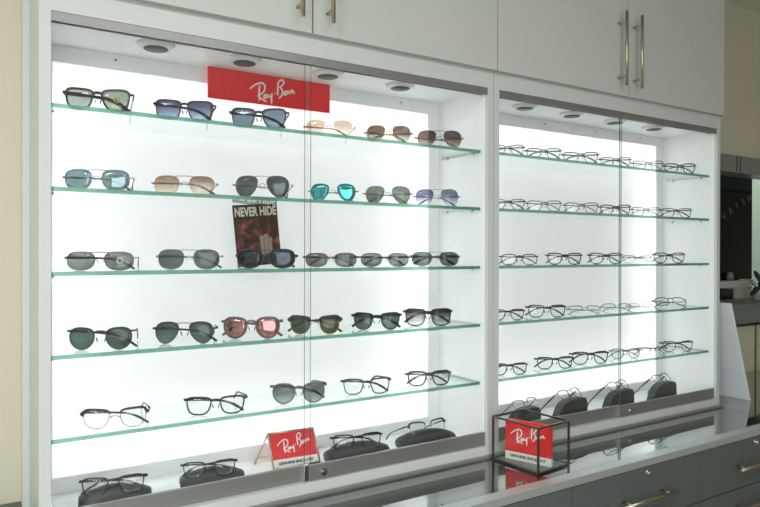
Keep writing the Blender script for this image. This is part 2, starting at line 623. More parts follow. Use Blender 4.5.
for x0, x1 in zip(xs, xs[1:]):
    for row, (za, zb) in enumerate(((zz(-.884), zz(-.708)), (zz(-1.18), zz(-.888)))):
        d = part('drawer', M_draw, ct, cb((x0 + .0015, 1.333, za), (x1 - .0015, 1.352, zb)), bev=.001)
        bm = B()
        xc = (x0 + x1) / 2 + .005
        zh = (zz(-.80) if row == 0 else zb - .06)
        cyl(bm, (xc - .14 - ox, 1.297 - oy, zh), (xc + .14 - ox, 1.297 - oy, zh), .0058, 14)
        for s in (-1, 1):
            cyl(bm, (xc + s * .1 - ox, 1.297 - oy, zh), (xc + s * .1 - ox, 1.334 - oy, zh), .0045, 12)
        link('handle', bm, M_nickel, d)
        if row == 0:
            bm = B()
            c = Vector((xc + .022 - ox, 1.333 - oy, zz(-.727)))
            cyl(bm, c, c + Vector((0, -.005, 0)), .0105, 20)
            cyl(bm, c + Vector((0, -.005, 0)), c + Vector((0, -.012, 0)), .0065, 16)
            link('lock', bm, M_chrome, d)

# -------------------------------------------------------------- eyeglasses
# lens outlines: exponents of the upper and lower half, taper to the bottom, shift outwards of the bottom, slope of the brow
SHAPES = {
    'wayfarer': (3.8, 2.6, .17, .03, .10),
    'square': (4.2, 3.0, .12, .02, .06),
    'rect': (3.8, 3.0, .15, .02, .06),
    'aviator': (2.5, 2.0, .18, .12, .0),
    'round': (2.0, 2.0, .0, .0, .0),
    'panto': (2.7, 2.05, .10, .02, .05),
    'club': (4.2, 2.2, .10, .02, .10),
    'sport': (2.7, 2.5, .07, .03, .0),
}


def unit_outline(sh, n=44):
    nt, nb, tp, shf, slope = SHAPES[sh]
    q = []
    for i in range(n):
        a = 2 * PI * i / n
        c, s_ = math.cos(a), math.sin(a)
        e = 2 / (nt if s_ >= 0 else nb)
        x = math.copysign(abs(c) ** e, c)
        z = math.copysign(abs(s_) ** e, s_)
        k = (1 - z) / 2
        x = x * (1 - tp * k * 2 + tp * .4) / (1 + tp * .4) + shf * (k * 2 - .6)
        if z > 0:
            z += slope * x * z
        q.append((x, z))
    return q


def dip_of(T):
    # the slope at which the tip of the temple just clears what the pair stands on
    return math.asin(max(-.12, min(.087, (T.location.z - .0245) / .135)))


def eyeglasses(name, sh, lw, lh, gap, rim, lens, fmat, tmat=None, kind='full', bridge='keyhole', depth=None, bz=.72, sticker=None, temple=.0026, th=.0042, brow=None, tips=None):
    """a pair at the origin: lenses above z = 0, front towards -y, temples folded; parts of its own for each piece"""
    root = bpy.data.objects.new(name, None)
    C.objects.link(root)
    root.empty_display_size = .02
    hw, hh = lw / 2, lh / 2
    cx = gap / 2 + hw
    cz = hh + rim
    depth = depth or rim
    tmat = tmat or fmat
    Wt = 2 * cx + 2 * hw + .01
    wrap = lambda x: 1.35 * x * x
    nose = -1

    def outline(s, grow=0.):
        q = unit_outline(sh)
        return [Vector((s * (cx + x * (hw + grow)), wrap(cx + x * hw), cz + z * (hh + grow))) for x, z in q]
    fb = B()
    for s in (-1, 1):
        o = outline(s, rim * .5)
        zt = [(p.z - cz) / hh for p in o]
        if kind == 'full':
            rad = [((1.35 if z > .6 else 1.0) if rim > .0018 else 1, 1) for z in zt]
            sweep(fb, o, rim * .62, depth * .6, closed=True, n=8, sq=1.35, radii=rad)
        elif kind == 'wire':
            sweep(fb, o, rim * .6, rim * .6, closed=True, n=6)
        elif kind == 'half':
            rad = [(1.5, 1.3) if z > .25 else (.28, .35) for z in zt]
            sweep(fb, o, rim * .62, depth * .6, closed=True, n=8, sq=1.3, radii=rad)
        elif kind == 'club':
            sweep(fb, o, .0008, .0009, closed=True, n=6)
        # end piece out to the hinge
        e0 = Vector((s * (cx + hw + rim * .2), wrap(cx + hw), cz + hh * bz))
        e1 = Vector((s * Wt / 2, e0.y + .002, e0.z + .0005))
        e2 = Vector((s * (Wt / 2 + .0008), e0.y + .009, e0.z))
        if kind in ('full', 'half') and rim > .0018:
            sweep(fb, [e0 + Vector((-s * .004, 0, 0)), e1, e2], max(rim, .002) * .85, max(rim, .002) * .55, ref=(0, 1, 0), n=8, sq=1.4)
        else:
            sweep(fb, [e0, e1, e2], .0012, .0012, n=6)
            if kind == 'rimless':
                link('end_piece', fb, fmat, root)
                fb = B()
        # nose pad arm for wire frames
        if kind in ('wire', 'club', 'rimless', 'half'):
            a = Vector((s * (gap / 2 - .0005), .001, cz + hh * .2))
            sweep(fb, [a, a + Vector((-s * .001, .006, -.002)), a + Vector((-s * .002, .006, -.006))], .0006, .0006, n=6)
            if kind == 'rimless':
                link('pad_arm', fb, fmat, root)
                fb = B()
    if bridge == 'keyhole':
        z = cz + hh * .6
        g = gap / 2 + rim * .4
        kb = 1.25 if rim > .0025 else 1.0
        sweep(fb, [(-g - .001, .0004, z), (-g * .5, -.0005, z + .0022), (0, -.0008, z + .0028), (g * .5, -.0005, z + .0022), (g + .001, .0004, z)], max(rim * .85, .0021) * kb, max(depth * .55, .0013), ref=(0, 1, 0), n=8, sq=1.3)
    elif bridge in ('wire', 'double'):
        z = cz + hh * .18
        g = gap / 2 + hw * .03
        sweep(fb, [(-g, .0003, z), (-g * .5, -.0018, z + .0025), (0, -.0024, z + .003), (g * .5, -.0018, z + .0025), (g, .0003, z)], .0009 if rim < .0025 else .0014, .0009 if rim < .0025 else .0014, n=6)
        if bridge == 'double':
            z = cz + hh * .93
            g = gap / 2 + hw * .42
            sweep(fb, [(-g, .0006, z), (-g * .5, -.0012, z + .001), (0, -.0016, z + .0012), (g * .5, -.0012, z + .001), (g, .0006, z)], .0009 if rim < .0025 else .0016, .0009 if rim < .0025 else .0016, n=6)
    fr = link('bridge' if kind == 'rimless' else 'frame_front', fb, fmat, root)
    if kind == 'club' or brow:
        bb = B()
        for s in (-1, 1):
            o = [p for p in outline(s, .0012)]
            # the top half of the outline from the nose to the hinge
            o = [p for p in o if (p.z - cz) / hh > .42]
            o.sort(key=lambda p: p.x * s)
            o.append(Vector((s * Wt / 2, wrap(cx + hw) + .001, cz + hh * .72)))
            n = len(o)
            sweep(bb, o, .0022, .0022, n=8, sq=1.4, radii=[(.8 + .75 * i / n, 1) for i in range(n)])
        b_ = link('brow_bar', bb, brow or M_black, root)
    for s in (-1, 1):
        lb = B()
        o = outline(s, rim * .15 if kind != 'rimless' else 0)
        c = Vector((s * cx, 0, cz))
        shells = []
        for off in (-.0006, .0006):
            rings = []
            for k in (1, .66, .33):
                ring = []
                for p in o:
                    q = c + (p - c) * k
                    q.y = wrap(abs(q.x)) - .0012 * (1 - k * k) + off
                    ring.append(lb.verts.new(q))
                rings.append(ring)
            cen = lb.verts.new((c.x, wrap(cx) - .0012 + off, c.z))
            shells.append((rings, cen))
        n = len(o)
        for rings, cen in shells:
            for A, Bq in zip(rings, rings[1:]):
                for j in range(n):
                    lb.faces.new((A[j], A[(j + 1) % n], Bq[(j + 1) % n], Bq[j]))
            for j in range(n):
                lb.faces.new((rings[-1][j], rings[-1][(j + 1) % n], cen))
        A, Bq = shells[0][0][0], shells[1][0][0]
        for j in range(n):
            lb.faces.new((A[j], A[(j + 1) % n], Bq[(j + 1) % n], Bq[j]))
        L = link('lens', lb, lens, root, smooth=True)
        if sticker and s == 1:
            sb = B()
            y = wrap(cx) - .0042
            sweep(sb, [(cx + .003 + .006 * math.cos(a), y, cz + .001 + .006 * math.sin(a)) for a in [2 * PI * i / 16 for i in range(16)]], .0016, .0003, closed=True, n=6)
            link('lens_sticker', sb, sticker, L)
        # nose pads
        nb = B()
        bmesh.ops.create_uvsphere(nb, u_segments=8, v_segments=6, radius=1, matrix=Matrix.Translation((s * (gap / 2 - .0022), .006, cz - hh * .12)) @ Matrix.Rotation(s * R(18), 4, 'Y') @ Matrix.Diagonal((.0013, .0026, .0055, 1)))
        link('nose_pad', nb, G_clear if kind in ('wire', 'club', 'rimless', 'half') else fmat, root, smooth=True)
        # temple along +y from the hinge, with the ear bend
        tb = B()
        pts = [(0, 0, 0), (0, .03, .0004), (0, .06, .0002), (0, .088, -.001), (0, .103, -.0045), (0, .118, -.0115), (0, .135, -.022)]
        rad = [(1.15, 1), (1, 1), (.85, 1), (.85, 1), (1, 1.1), (1.1, 1.15), (.95, 1)]
        sweep(tb, pts, th * .5, temple * .5, ref=(1, 0, 0), n=8, sq=1.3, radii=rad)
        if tips:
            sweep(tb, pts[4:], max(th * .62, .0022), max(temple * .62, .0018), ref=(1, 0, 0), n=8, mi=1)
        T = link('temple', tb, [tmat, tips] if tips else tmat, root, loc=(s * (Wt / 2 + .0002), wrap(cx + hw) + .009, cz + hh * bz))
        T['side'] = s
        if s < 0:
            T.rotation_euler = (-dip_of(T), 0, R(-90 + 2))
        else:
            T.rotation_euler = (-dip_of(T) + R(1), 0, R(90))
            T.location.y += .006
    root['w0'] = Wt
    return root


def open_temple(root, which, ang, dip=None):
    for ch in root.children:
        if ch.name.startswith('temple') and ch['side'] in which:
            s = ch['side']
            ch.rotation_euler = (-dip_of(ch) if dip is None else R(-dip), 0, R(-s * ang))


frame_cols = dict(
    black=pbr('black_acetate', (22, 22, 25), .25), navy=pbr('navy_acetate', (34, 38, 56), .3), grey=pbr('grey_acetate', (96, 94, 98), .35),
    taupe=pbr('taupe_acetate', (112, 104, 104), .35), tort=pbr('tortoise_acetate', (52, 36, 34), .25, noise=.5, nscale=120),
    silver=pbr('silver_wire', (170, 170, 172), .22, 1), gun=pbr('gunmetal_wire', (78, 80, 84), .28, .9), gold=pbr('gold_wire', (196, 164, 110), .22, 1),
    bronze=pbr('bronze_wire', (120, 84, 62), .3, .8), pink=pbr('rose_wire', (196, 160, 160), .25, .9), purple=pbr('plum_acetate', (58, 46, 62), .3))
K = frame_cols
st_gold = pbr('gold_sticker', (150, 132, 70), .5)
st_white = pbr('white_sticker', (190, 196, 190), .5)


def lens(n, top, bottom=None, h=.044, **kw):
    return glass('lens_' + n, top, bottom, h, **kw)


LE = dict(
    green=lens('pale_green', (132, 142, 128), (158, 168, 154)), bluegrad=lens('blue_gradient', (76, 78, 100), (150, 174, 206)),
    bluegrey=lens('blue_grey', (100, 116, 134), (112, 128, 142)), tan=lens('tan_gradient', (206, 180, 158), (250, 240, 228)),
    brown=lens('brown_gradient', (104, 86, 76), (216, 204, 190)), brown2=lens('dark_brown_gradient', (92, 74, 66), (190, 172, 158)),
    steel=lens('steel_mirror', (112, 134, 142), mirror=(200, 220, 225), mfac=.2), caramel=lens('caramel_gradient', (150, 122, 100), (240, 226, 212)),
    dark=lens('dark_grey', (78, 88, 92), mirror=(190, 200, 205), mfac=.06), turq=lens('turquoise_mirror', (58, 138, 150), mirror=(105, 208, 216), mfac=.42),
    olive=lens('olive_grey', (112, 122, 112)), violet=lens('violet_gradient', (106, 108, 134), (226, 230, 240)), grey=lens('mid_grey', (112, 120, 116)),
    grey2=lens('cool_grey', (92, 104, 106)), smoke=lens('smoke', (58, 66, 74), mirror=(160, 175, 190), mfac=.08), g15=lens('bottle_green', (62, 84, 74)),
    g15b=lens('teal_grey', (62, 82, 82), (96, 116, 112)), pink=lens('rose_mirror', (150, 108, 108), mirror=(222, 176, 180), mfac=.34),
    moss=lens('moss', (78, 86, 70)), gradgrey=lens('grey_gradient', (74, 78, 84), (206, 212, 214)), gradpale=lens('pale_grey_gradient', (104, 110, 114), (176, 186, 188)),
    silverg=lens('silver_grey', (138, 146, 144), (96, 110, 106)), clear=G_clear)

LSH = ('top shelf', 'second shelf', 'middle shelf', 'fourth shelf', 'lowest glass shelf')
FRONT = 1.705


WLOG = []


def place(root, xl, xr, shelf, Y, label, cat, group, z=None, rz=0, rx=0):
    # turned by rz, its ends reach from xl to xr of the photograph
    cs, sn = math.cos(R(rz)), math.sin(R(rz))
    w = .15
    for _ in range(12):
        a, b = at(xl, 250, Y - w / 2 * sn), at(xr, 250, Y + w / 2 * sn)
        w = (b.x - a.x) / cs
    s = w / root['w0']
    WLOG.append((round(w, 3), label))
    root.scale = (s, s, s)
    root.location = ((a.x + b.x) / 2, Y, zz(SHZ[shelf]) + .0052 if z is None else z)
    root.rotation_euler = (R(rx), 0, R(rz))
    tag(root, label, cat, group)
    return root


SG = [  # left cabinet: shelf, xl, xr, style, label, right temple open
    (0, 62, 132, dict(sh='wayfarer', lw=.058, lh=.042, gap=.015, rim=.0032, lens=LE['green'], fmat=K['black'], th=.009, sticker=st_gold), 'black framed sunglasses with pale green lenses and round sticker, top shelf far left', 1),
    (0, 153, 215, dict(sh='square', lw=.059, lh=.043, gap=.014, rim=.0026, lens=LE['bluegrad'], fmat=K['black'], th=.007), 'black square sunglasses with dark-to-blue gradient lenses, left of the red banner', 1),
    (0, 229, 288, dict(sh='wayfarer', lw=.058, lh=.043, gap=.015, rim=.003, lens=LE['bluegrey'], fmat=K['black'], th=.007), 'black square sunglasses with blue grey lenses, standing under the red banner', 1),
    (0, 303, 355, dict(sh='aviator', lw=.064, lh=.048, gap=.018, rim=.0007, lens=LE['tan'], fmat=K['gold'], tips=K['tort'], kind='rimless', bridge='wire', bz=.2), 'rimless sunglasses with very pale tan lenses, under the right end of the banner', 1),
    (0, 364, 413, dict(sh='aviator', lw=.063, lh=.051, gap=.016, rim=.0011, lens=LE['brown'], fmat=K['gold'], tips=K['tort'], kind='wire', bridge='wire', bz=.2, th=.005), 'gold aviator sunglasses with brown gradient lenses, second from right on top shelf', 0),
    (0, 415, 464, dict(sh='aviator', lw=.063, lh=.052, gap=.016, rim=.0011, lens=LE['brown2'], fmat=K['gun'], tips=K['tort'], kind='wire', bridge='double', bz=.2, th=.004), 'double-bridge aviator sunglasses with dark brown gradient lenses, right end of top shelf', 0),
    (1, 61, 132, dict(sh='sport', lw=.057, lh=.042, gap=.017, rim=.0011, lens=LE['steel'], fmat=K['silver'], tips=K['navy'], kind='wire', bridge='double', bz=.25, tmat=K['gun']), 'silver sunglasses with shiny blue grey mirror lenses, second shelf far left', 1),
    (1, 151, 217, dict(sh='sport', lw=.056, lh=.040, gap=.019, rim=.0008, lens=LE['caramel'], fmat=K['silver'], tips=K['tort'], kind='wire', bridge='double', bz=.2), 'thin metal sunglasses with caramel gradient lenses, left of the dark grey aviators', 1),
    (1, 232, 292, dict(sh='aviator', lw=.062, lh=.054, gap=.014, rim=.0011, lens=LE['dark'], fmat=K['silver'], tips=K['black'], kind='wire', bridge='double', bz=.2), 'large dark grey aviator sunglasses standing right above the poster', 1),
    (1, 308, 358, dict(sh='aviator', lw=.062, lh=.052, gap=.016, rim=.0010, lens=LE['turq'], fmat=K['silver'], kind='wire', bridge='wire', bz=.2), 'aviator sunglasses with bright turquoise mirror lenses', 0),
    (1, 363, 413, dict(sh='aviator', lw=.062, lh=.052, gap=.015, rim=.0011, lens=LE['olive'], fmat=K['silver'], tips=K['black'], kind='wire', bridge='wire', bz=.2, sticker=None), 'aviator sunglasses with olive grey lenses, right of the turquoise pair', 0),
    (1, 413, 461, dict(sh='aviator', lw=.062, lh=.052, gap=.015, rim=.0010, lens=LE['violet'], fmat=K['silver'], tips=K['black'], kind='wire', bridge='double', bz=.2), 'aviator sunglasses with violet-to-clear gradient lenses, second shelf right end', 0),
    (2, 63, 136, dict(sh='sport', lw=.058, lh=.036, gap=.016, rim=.0013, lens=LE['grey'], fmat=K['gun'], kind='wire', bridge='double', bz=.35, sticker=st_white, th=.005), 'gunmetal rectangular sunglasses with stickered grey lens, middle shelf far left', 1),
    (2, 155, 222, dict(sh='sport', lw=.055, lh=.040, gap=.017, rim=.0012, lens=LE['grey2'], fmat=K['silver'], kind='wire', bridge='double', bz=.3, th=.005), 'silver square sunglasses with cool grey lenses, left of the poster foot', 1),
    (2, 235, 297, dict(sh='sport', lw=.058, lh=.040, gap=.015, rim=.0022, lens=LE['smoke'], fmat=K['navy'], bridge='double', bz=.3, th=.006), 'dark sunglasses with smoky lenses standing in front of the poster', 0),
    (2, 303, 359, dict(sh='sport', lw=.062, lh=.036, gap=.014, rim=.0012, lens=LE['grey'], fmat=K['bronze'], kind='half', bridge='wire', bz=.45, th=.005), 'grey half-rim sunglasses standing right of the poster, fourth on middle shelf', 0),
    (2, 359, 411, dict(sh='sport', lw=.062, lh=.037, gap=.015, rim=.0012, lens=LE['silverg'], fmat=K['gun'], kind='wire', bridge='wire', bz=.4, th=.005), 'grey gunmetal sunglasses second from right on the middle shelf', 0),
    (2, 410, 461, dict(sh='sport', lw=.060, lh=.039, gap=.018, rim=.0011, lens=LE['grey2'], fmat=K['silver'], kind='wire', bridge='double', bz=.35, th=.007, tmat=K['black']), 'silver double-bridge grey sunglasses at right end of the middle shelf', 0),
    (3, 66, 134, dict(sh='panto', lw=.050, lh=.041, gap=.021, rim=.0022, lens=LE['g15'], fmat=K['black'], th=.005), 'thin black round sunglasses with bottle green lenses, fourth shelf far left', 1),
    (3, 152, 216, dict(sh='aviator', lw=.053, lh=.043, gap=.018, rim=.0021, lens=LE['g15b'], fmat=K['black'], bridge='double', bz=.4, th=.005), 'black rounded sunglasses with teal gradient lenses and metal bridge, fourth shelf', 1),
    (3, 221, 282, dict(sh='panto', lw=.053, lh=.044, gap=.017, rim=.0022, lens=LE['pink'], fmat=K['grey'], bz=.6, th=.006), 'grey framed sunglasses with rose pink mirror lenses', 0),
    (3, 288, 342, dict(sh='club', lw=.051, lh=.042, gap=.02, rim=.0010, lens=LE['moss'], fmat=K['gold'], tmat=K['black'], kind='club', bridge='wire', bz=.7, sticker=st_gold, th=.006), 'browline sunglasses with black brows, gold bridge and moss green lenses', 0),
    (3, 352, 402, dict(sh='wayfarer', lw=.053, lh=.040, gap=.018, rim=.0027, lens=LE['g15b'], fmat=K['black'], bz=.75, th=.007), 'black classic sunglasses with teal lenses, second from right on fourth shelf', 0),
    (3, 404, 453, dict(sh='square', lw=.056, lh=.042, gap=.015, rim=.0028, lens=LE['gradgrey'], fmat=K['black'], bz=.75, th=.007), 'black square sunglasses with grey-to-clear gradient lenses, fourth shelf right end', 0),
    (4, 80, 149, dict(sh='club', lw=.053, lh=.038, gap=.019, rim=.0010, lens=LE['clear'], fmat=K['silver'], tmat=K['black'], kind='club', bridge='wire', bz=.7, th=.005), 'clear browline eyeglasses with black brows, lowest glass shelf far left', 1),
    (4, 184, 247, dict(sh='rect', lw=.056, lh=.036, gap=.018, rim=.0028, lens=LE['clear'], fmat=K['black'], bz=.75, th=.006), 'black rectangular clear eyeglasses second from left on lowest glass shelf', 1),
    (4, 271, 327, dict(sh='panto', lw=.054, lh=.044, gap=.018, rim=.0028, lens=LE['gradpale'], fmat=K['taupe'], tmat=K['tort'], bz=.75, th=.006), 'taupe round sunglasses with pale grey lenses, middle of lowest glass shelf', 1),
    (4, 342, 392, dict(sh='rect', lw=.055, lh=.038, gap=.018, rim=.0024, lens=LE['clear'], fmat=K['black'], bz=.75, th=.006), 'black rectangular clear eyeglasses second from right on left cabinet lowest glass shelf', 1),
    (4, 407, 452, dict(sh='rect', lw=.056, lh=.038, gap=.017, rim=.0034, lens=LE['clear'], fmat=K['purple'], bz=.7, th=.006), 'plum black eyeglasses at right end of left cabinet lowest glass shelf', 0),
]
GN = ['sunglasses on the top shelf', 'sunglasses on the second shelf', 'sunglasses on the middle shelf', 'sunglasses on the fourth shelf', 'eyewear on the lowest glass shelf of the left cabinet']
LROT = [(19, 27), (23, 30), (23, 28), (26, 28), (18, 20)]
for shf, xl, xr, st, label, op in SG:
    nm = 'eyeglasses' if st['lens'] is G_clear else 'sunglasses'
    r = eyeglasses(nm, **st)
    if op:
        open_temple(r, (1,), -13)
    place(r, xl, xr, shf, (1.697, 1.703, 1.703, 1.694, 1.686)[shf], label, nm, GN[shf], rz=-LROT[shf][xl > 200] + random.uniform(-1.5, 1.5))

# kinds of clear eyeglasses of the right cabinet: one of each, then copies
protos = {
    'black': dict(sh='rect', lw=.054, lh=.037, gap=.019, rim=.0027, lens=G_clear, fmat=K['black'], bz=.7, th=.005),
    'half': dict(sh='rect', lw=.054, lh=.036, gap=.019, rim=.0019, lens=G_clear, fmat=K['black'], bridge='keyhole', bz=.7, th=.005),
    'gun': dict(sh='rect', lw=.054, lh=.036, gap=.018, rim=.0019, lens=G_clear, fmat=K['gun'], bz=.6, th=.0035),
    'halfgun': dict(sh='rect', lw=.054, lh=.031, gap=.018, rim=.0016, lens=G_clear, fmat=K['gun'], kind='half', bridge='wire', bz=.6, th=.003),
    'pink': dict(sh='rect', lw=.054, lh=.030, gap=.018, rim=.0012, lens=G_clear, fmat=K['pink'], kind='half', bridge='wire', bz=.6, th=.003),
    'navy': dict(sh='sport', lw=.054, lh=.034, gap=.018, rim=.0021, lens=G_clear, fmat=K['navy'], bz=.6, th=.004),
    'bold': dict(sh='rect', lw=.054, lh=.035, gap=.018, rim=.0024, lens=G_clear, fmat=K['black'], bz=.75, th=.005),
}
made = {}


def get(kind):
    if kind not in made:
        made[kind] = eyeglasses('eyeglasses', **protos[kind])
        return made[kind]
    c = dup(made[kind])
    return c


KD = {'black': 'black rectangular eyeglasses', 'half': 'slim black eyeglasses', 'gun': 'thin grey metal eyeglasses', 'halfgun': 'thin grey half-rim eyeglasses',
      'pink': 'faint rose wire eyeglasses', 'navy': 'dark navy oval eyeglasses', 'bold': 'bold black rectangular eyeglasses'}
ROWS = [
    (0, [(490, 525, 'half'), (525, 562, 'half'), (562, 599.5, 'half'), (599.5, 632, 'half'), (632, 664, 'gun'), (664, 696, 'black')]),
    (1, [(490, 526, 'half'), (526, 562.5, 'gun'), (563.5, 599.5, 'gun'), (599.5, 631.5, 'black'), (631, 661, 'gun'), (661, 692, 'half')]),
    (2, [(500, 539, 'navy'), (546.5, 583, 'black'), (588.5, 623.5, 'black'), (622, 653, 'halfgun'), (653, 686, 'black')]),
    (3, [(490, 526, 'bold'), (527, 567.5, 'bold'), (569.5, 604, 'halfgun'), (604, 634.5, 'halfgun'), (629, 656, 'pink'), (656.5, 690, 'navy')]),
    (4, [(491, 529, 'bold'), (536.5, 575, 'bold'), (572, 610.5, 'bold'), (611, 642, 'gun'), (637, 669, 'halfgun'), (662, 695, 'half')]),
]
ORD = ['leftmost', 'second from left', 'third from left', 'fourth from left', 'second from right', 'rightmost']
for shf, items in ROWS:
    n = len(items)
    for i, (xl, xr, kind) in enumerate(items):
        r = get(kind)
        o = ORD[i] if n == 6 or i < 3 else ('second from right' if i == n - 2 else 'rightmost')
        Y = (1.692, 1.692, 1.70, 1.69, 1.686)[shf] + (.013 * (i % 2) if shf in (3, 4) and i >= 2 else 0)
        z = None
        rx = 0
        if shf == 3 and i >= 2:
            # laid with the lenses tipped up, propped on their folded temples
            rx = -42
            z = zz(SHZ[3]) + (.012 if i < 5 else .016)
        place(r, xl, xr, shf, Y, '%s, %s on the %s of the right cabinet' % (KD[kind], o, LSH[shf].replace('lowest glass', 'lowest')), 'eyeglasses', 'eyeglasses on the %s of the right cabinet' % LSH[shf], z=z, rx=rx, rz=(-32, -32, -30, -24, -20)[shf] + random.uniform(-1.5, 1.5))

# ------------------------------------------------- cases and frames on the cabinet floors
ZF = Z0 + .0017


def case_dome(x0, x1, y0, label):
    w = x1 - x0
    t = thing('eyeglass_case', label, 'eyeglass case', ((x0 + x1) / 2, y0 + .040, ZF), R(-10), 'black cases on the left cabinet floor')
    bm = B()
    NX, NY = 22, 14
    h, d = .058, .074
    grid = []
    for i in range(NX + 1):
        row = []
        for j in range(NY + 1):
            u, v = -1 + 2 * i / NX, -1 + 2 * j / NY
            # round the plan a little, dome the lid
            k = (1 - abs(u) ** 5) ** .25 if abs(u) < 1 else 0
            x = u * w / 2
            y = v * d / 2 * (.86 + .14 * k)
            zt = h * (1 - .38 * abs(u) ** 2.3) * max(.0, 1 - abs(v) ** 2) ** .5
            row.append(bm.verts.new((x, y, max(.018 if abs(u) < 1.01 else 0, zt))))
        grid.append(row)
    for i in range(NX):
        for j in range(NY):
            f = bm.faces.new((grid[i][j], grid[i + 1][j], grid[i + 1][j + 1], grid[i][j + 1]))
            f.smooth = True
    rim = [grid[i][0] for i in range(NX + 1)] + [grid[NX][j] for j in range(1, NY + 1)] + [grid[i][NY] for i in range(NX - 1, -1, -1)] + [grid[0][j] for j in range(NY - 1, 0, -1)]
    low = [bm.verts.new((v.co.x, v.co.y, .017)) for v in rim]
    n = len(rim)
    for i in range(n):
        bm.faces.new((rim[i], low[i], low[(i + 1) % n], rim[(i + 1) % n]))
    bm.faces.new(low)
    pts = [(v.co.x * .995, v.co.y * .99) for v in low]
    link('lid', bm, M_case, t)
    bm = B()
    a = [bm.verts.new((x, y, .0158)) for x, y in pts]
    b = [bm.verts.new((x * .96, y * .94, 0)) for x, y in pts]
    for i in range(n):
        bm.faces.new((a[i], b[i], b[(i + 1) % n], a[(i + 1) % n]))
    bm.faces.new(a)
    bm.faces.new(b[::-1])
    link('shell', bm, M_case, t)
    return t


def case_stand(x0, x1, y0, h, label):
    w = x1 - x0
    t = thing('eyeglass_case', label, 'eyeglass case', (x0, y0, ZF), 0, 'dark cases on the right cabinet floor')
    prof = spline([(0, 0), (.010, .03), (.026, .058), (.055, .078), (.10, .085), (w * .9, .083), (w - .008, .079), (w - .001, .066), (w, 0)], False, 4)
    prof = [(x, z * h / .085) for x, z in prof]
    bm = B()
    prism(bm, prof, 0, .0165, bev=.003)
    link('lid', bm, M_caseR, t)
    bm = B()
    prism(bm, prof, .0175, .034, bev=.003)
    link('shell', bm, M_caseR, t)
    return t


LC = [(.203, .372, 1.683), (.449, .618, 1.683), (.884, 1.085, 1.678), (1.148, 1.349, 1.68)]
CL = ['black domed eyeglass case at far left of the left cabinet floor', 'black domed eyeglass case left of the small red sign', 'black domed eyeglass case right of the small red sign', 'black domed eyeglass case at right end of the left cabinet floor']
for (a, b, y), l in zip(LC, CL):
    case_dome(a, b, y, l)
FL = [(78.5, 147, 'black', 'black rectangular eyeglasses resting on the leftmost domed case', 0, -.606),
      (181, 238, 'black', 'black rectangular eyeglasses resting on the case left of the red sign', 0, -.606),
      (332, 384, 'black', 'black rectangular eyeglasses resting on the case right of the red sign', 0, -.606)]
for xl, xr, kind, label, rz, z in FL:
    r = eyeglasses('eyeglasses', **dict(protos[kind], lh=.036, rim=.0021))
    place(r, xl, xr, 0, 1.698, label, 'eyeglasses', 'eyeglasses on cases in the left cabinet', z=zz(z), rz=-14, rx=-6)
r = eyeglasses('eyeglasses', sh='club', lw=.053, lh=.038, gap=.019, rim=.0010, lens=LE['clear'], fmat=K['silver'], tmat=K['purple'], kind='club', bridge='wire', bz=.7, th=.004, brow=K['purple'])
open_temple(r, (-1, 1), -1, 4)
place(r, 411, 449, 0, 1.705, 'browline eyeglasses with open temples resting on the rightmost domed case', 'eyeglasses', 'eyeglasses on cases in the left cabinet', z=zz(-.603), rz=0, rx=-20)

RC = [(1.585, 1.755, .080), (1.822, 2.008, .086), (2.108, 2.292, .088), (2.395, 2.580, .088)]
nth = ['behind the glass box', 'second from left', 'second from right', 'rightmost']
for i, (a, b, h) in enumerate(RC):
    case_stand(a + .022, b, 1.70, h * .9, 'dark grey eyeglass case on the right cabinet floor, ' + nth[i])
for i, (a, b, h) in enumerate(RC):
    r = eyeglasses('eyeglasses', **protos[('halfgun', 'half', 'half', 'half')[i]])
    open_temple(r, (-1, 1), 0, 2)
    s = .152 / r['w0']
    r.scale = (s, s, s)
    r.location = (a + .118, 1.706, ZF + h * .9 + .001)
    r.rotation_euler = (R(-44), 0, R(9))
    tag(r, 'thin eyeglasses with open temples propped on the dark case ' + nth[i], 'eyeglasses', 'eyeglasses on cases in the right cabinet')

# ------------------------------------------------------------------- signs
ban = thing('banner', 'red banner sign with white script lettering at top of left cabinet', 'sign', (.7625, 1.866, zz(.4485)), 0)
part('panel', M_red, ban, ((-.1995, -.003, 0), (.1995, .003, .0915)))
script(ban, .1475, (.002, -.0034, .0445), (0, 0, 0), .036)

# poster leaning between the shelves
pm = bpy.data.materials.new('poster_print')
pm.use_nodes = True
nt = pm.node_tree
bs = nt.nodes['Principled BSDF']
bs.inputs['Roughness'].default_value = .35
tc = nt.nodes.new('ShaderNodeTexCoord')
n1 = nt.nodes.new('ShaderNodeTexNoise')
n1.inputs['Scale'].default_value = 34
n1.inputs['Detail'].default_value = 5
cr = nt.nodes.new('ShaderNodeValToRGB')
el = cr.color_ramp.elements
el[0].position, el[0].color = .38, lin((22, 18, 20))
el[1].position, el[1].color = .74, lin((205, 170, 150))
for p, c in ((.5, (58, 34, 36)), (.58, (128, 52, 52)), (.66, (150, 92, 84))):
    e = el.new(p)
    e.color = lin(c)
nt.links.new(tc.outputs['Object'], n1.inputs['Vector'])
nt.links.new(n1.outputs['Fac'], cr.inputs[0])
nt.links.new(cr.outputs[0], bs.inputs['Base Color'])
po = thing('poster', 'small dark poster headed NEVER HIDE standing between second and middle shelf', 'poster', (.707, 1.815, zz(-.0485)), 0)
po.rotation_euler = (R(-2), R(-5), 0)
part('card', pm, po, ((-.069, 0, .006), (.069, .0025, .188)))
part('heading_band', pbr('poster_black', (24, 20, 22), .4), po, ((-.069, -.0006, .146), (.069, 0, .188)))
text_mesh('lettering', 'NEVER HIDE', .037, pbr('poster_cream', (232, 224, 205), .5), po, (0, -.0008, .1655), (R(90), 0, 0), sx=.64, off=.0013)
bm = B()
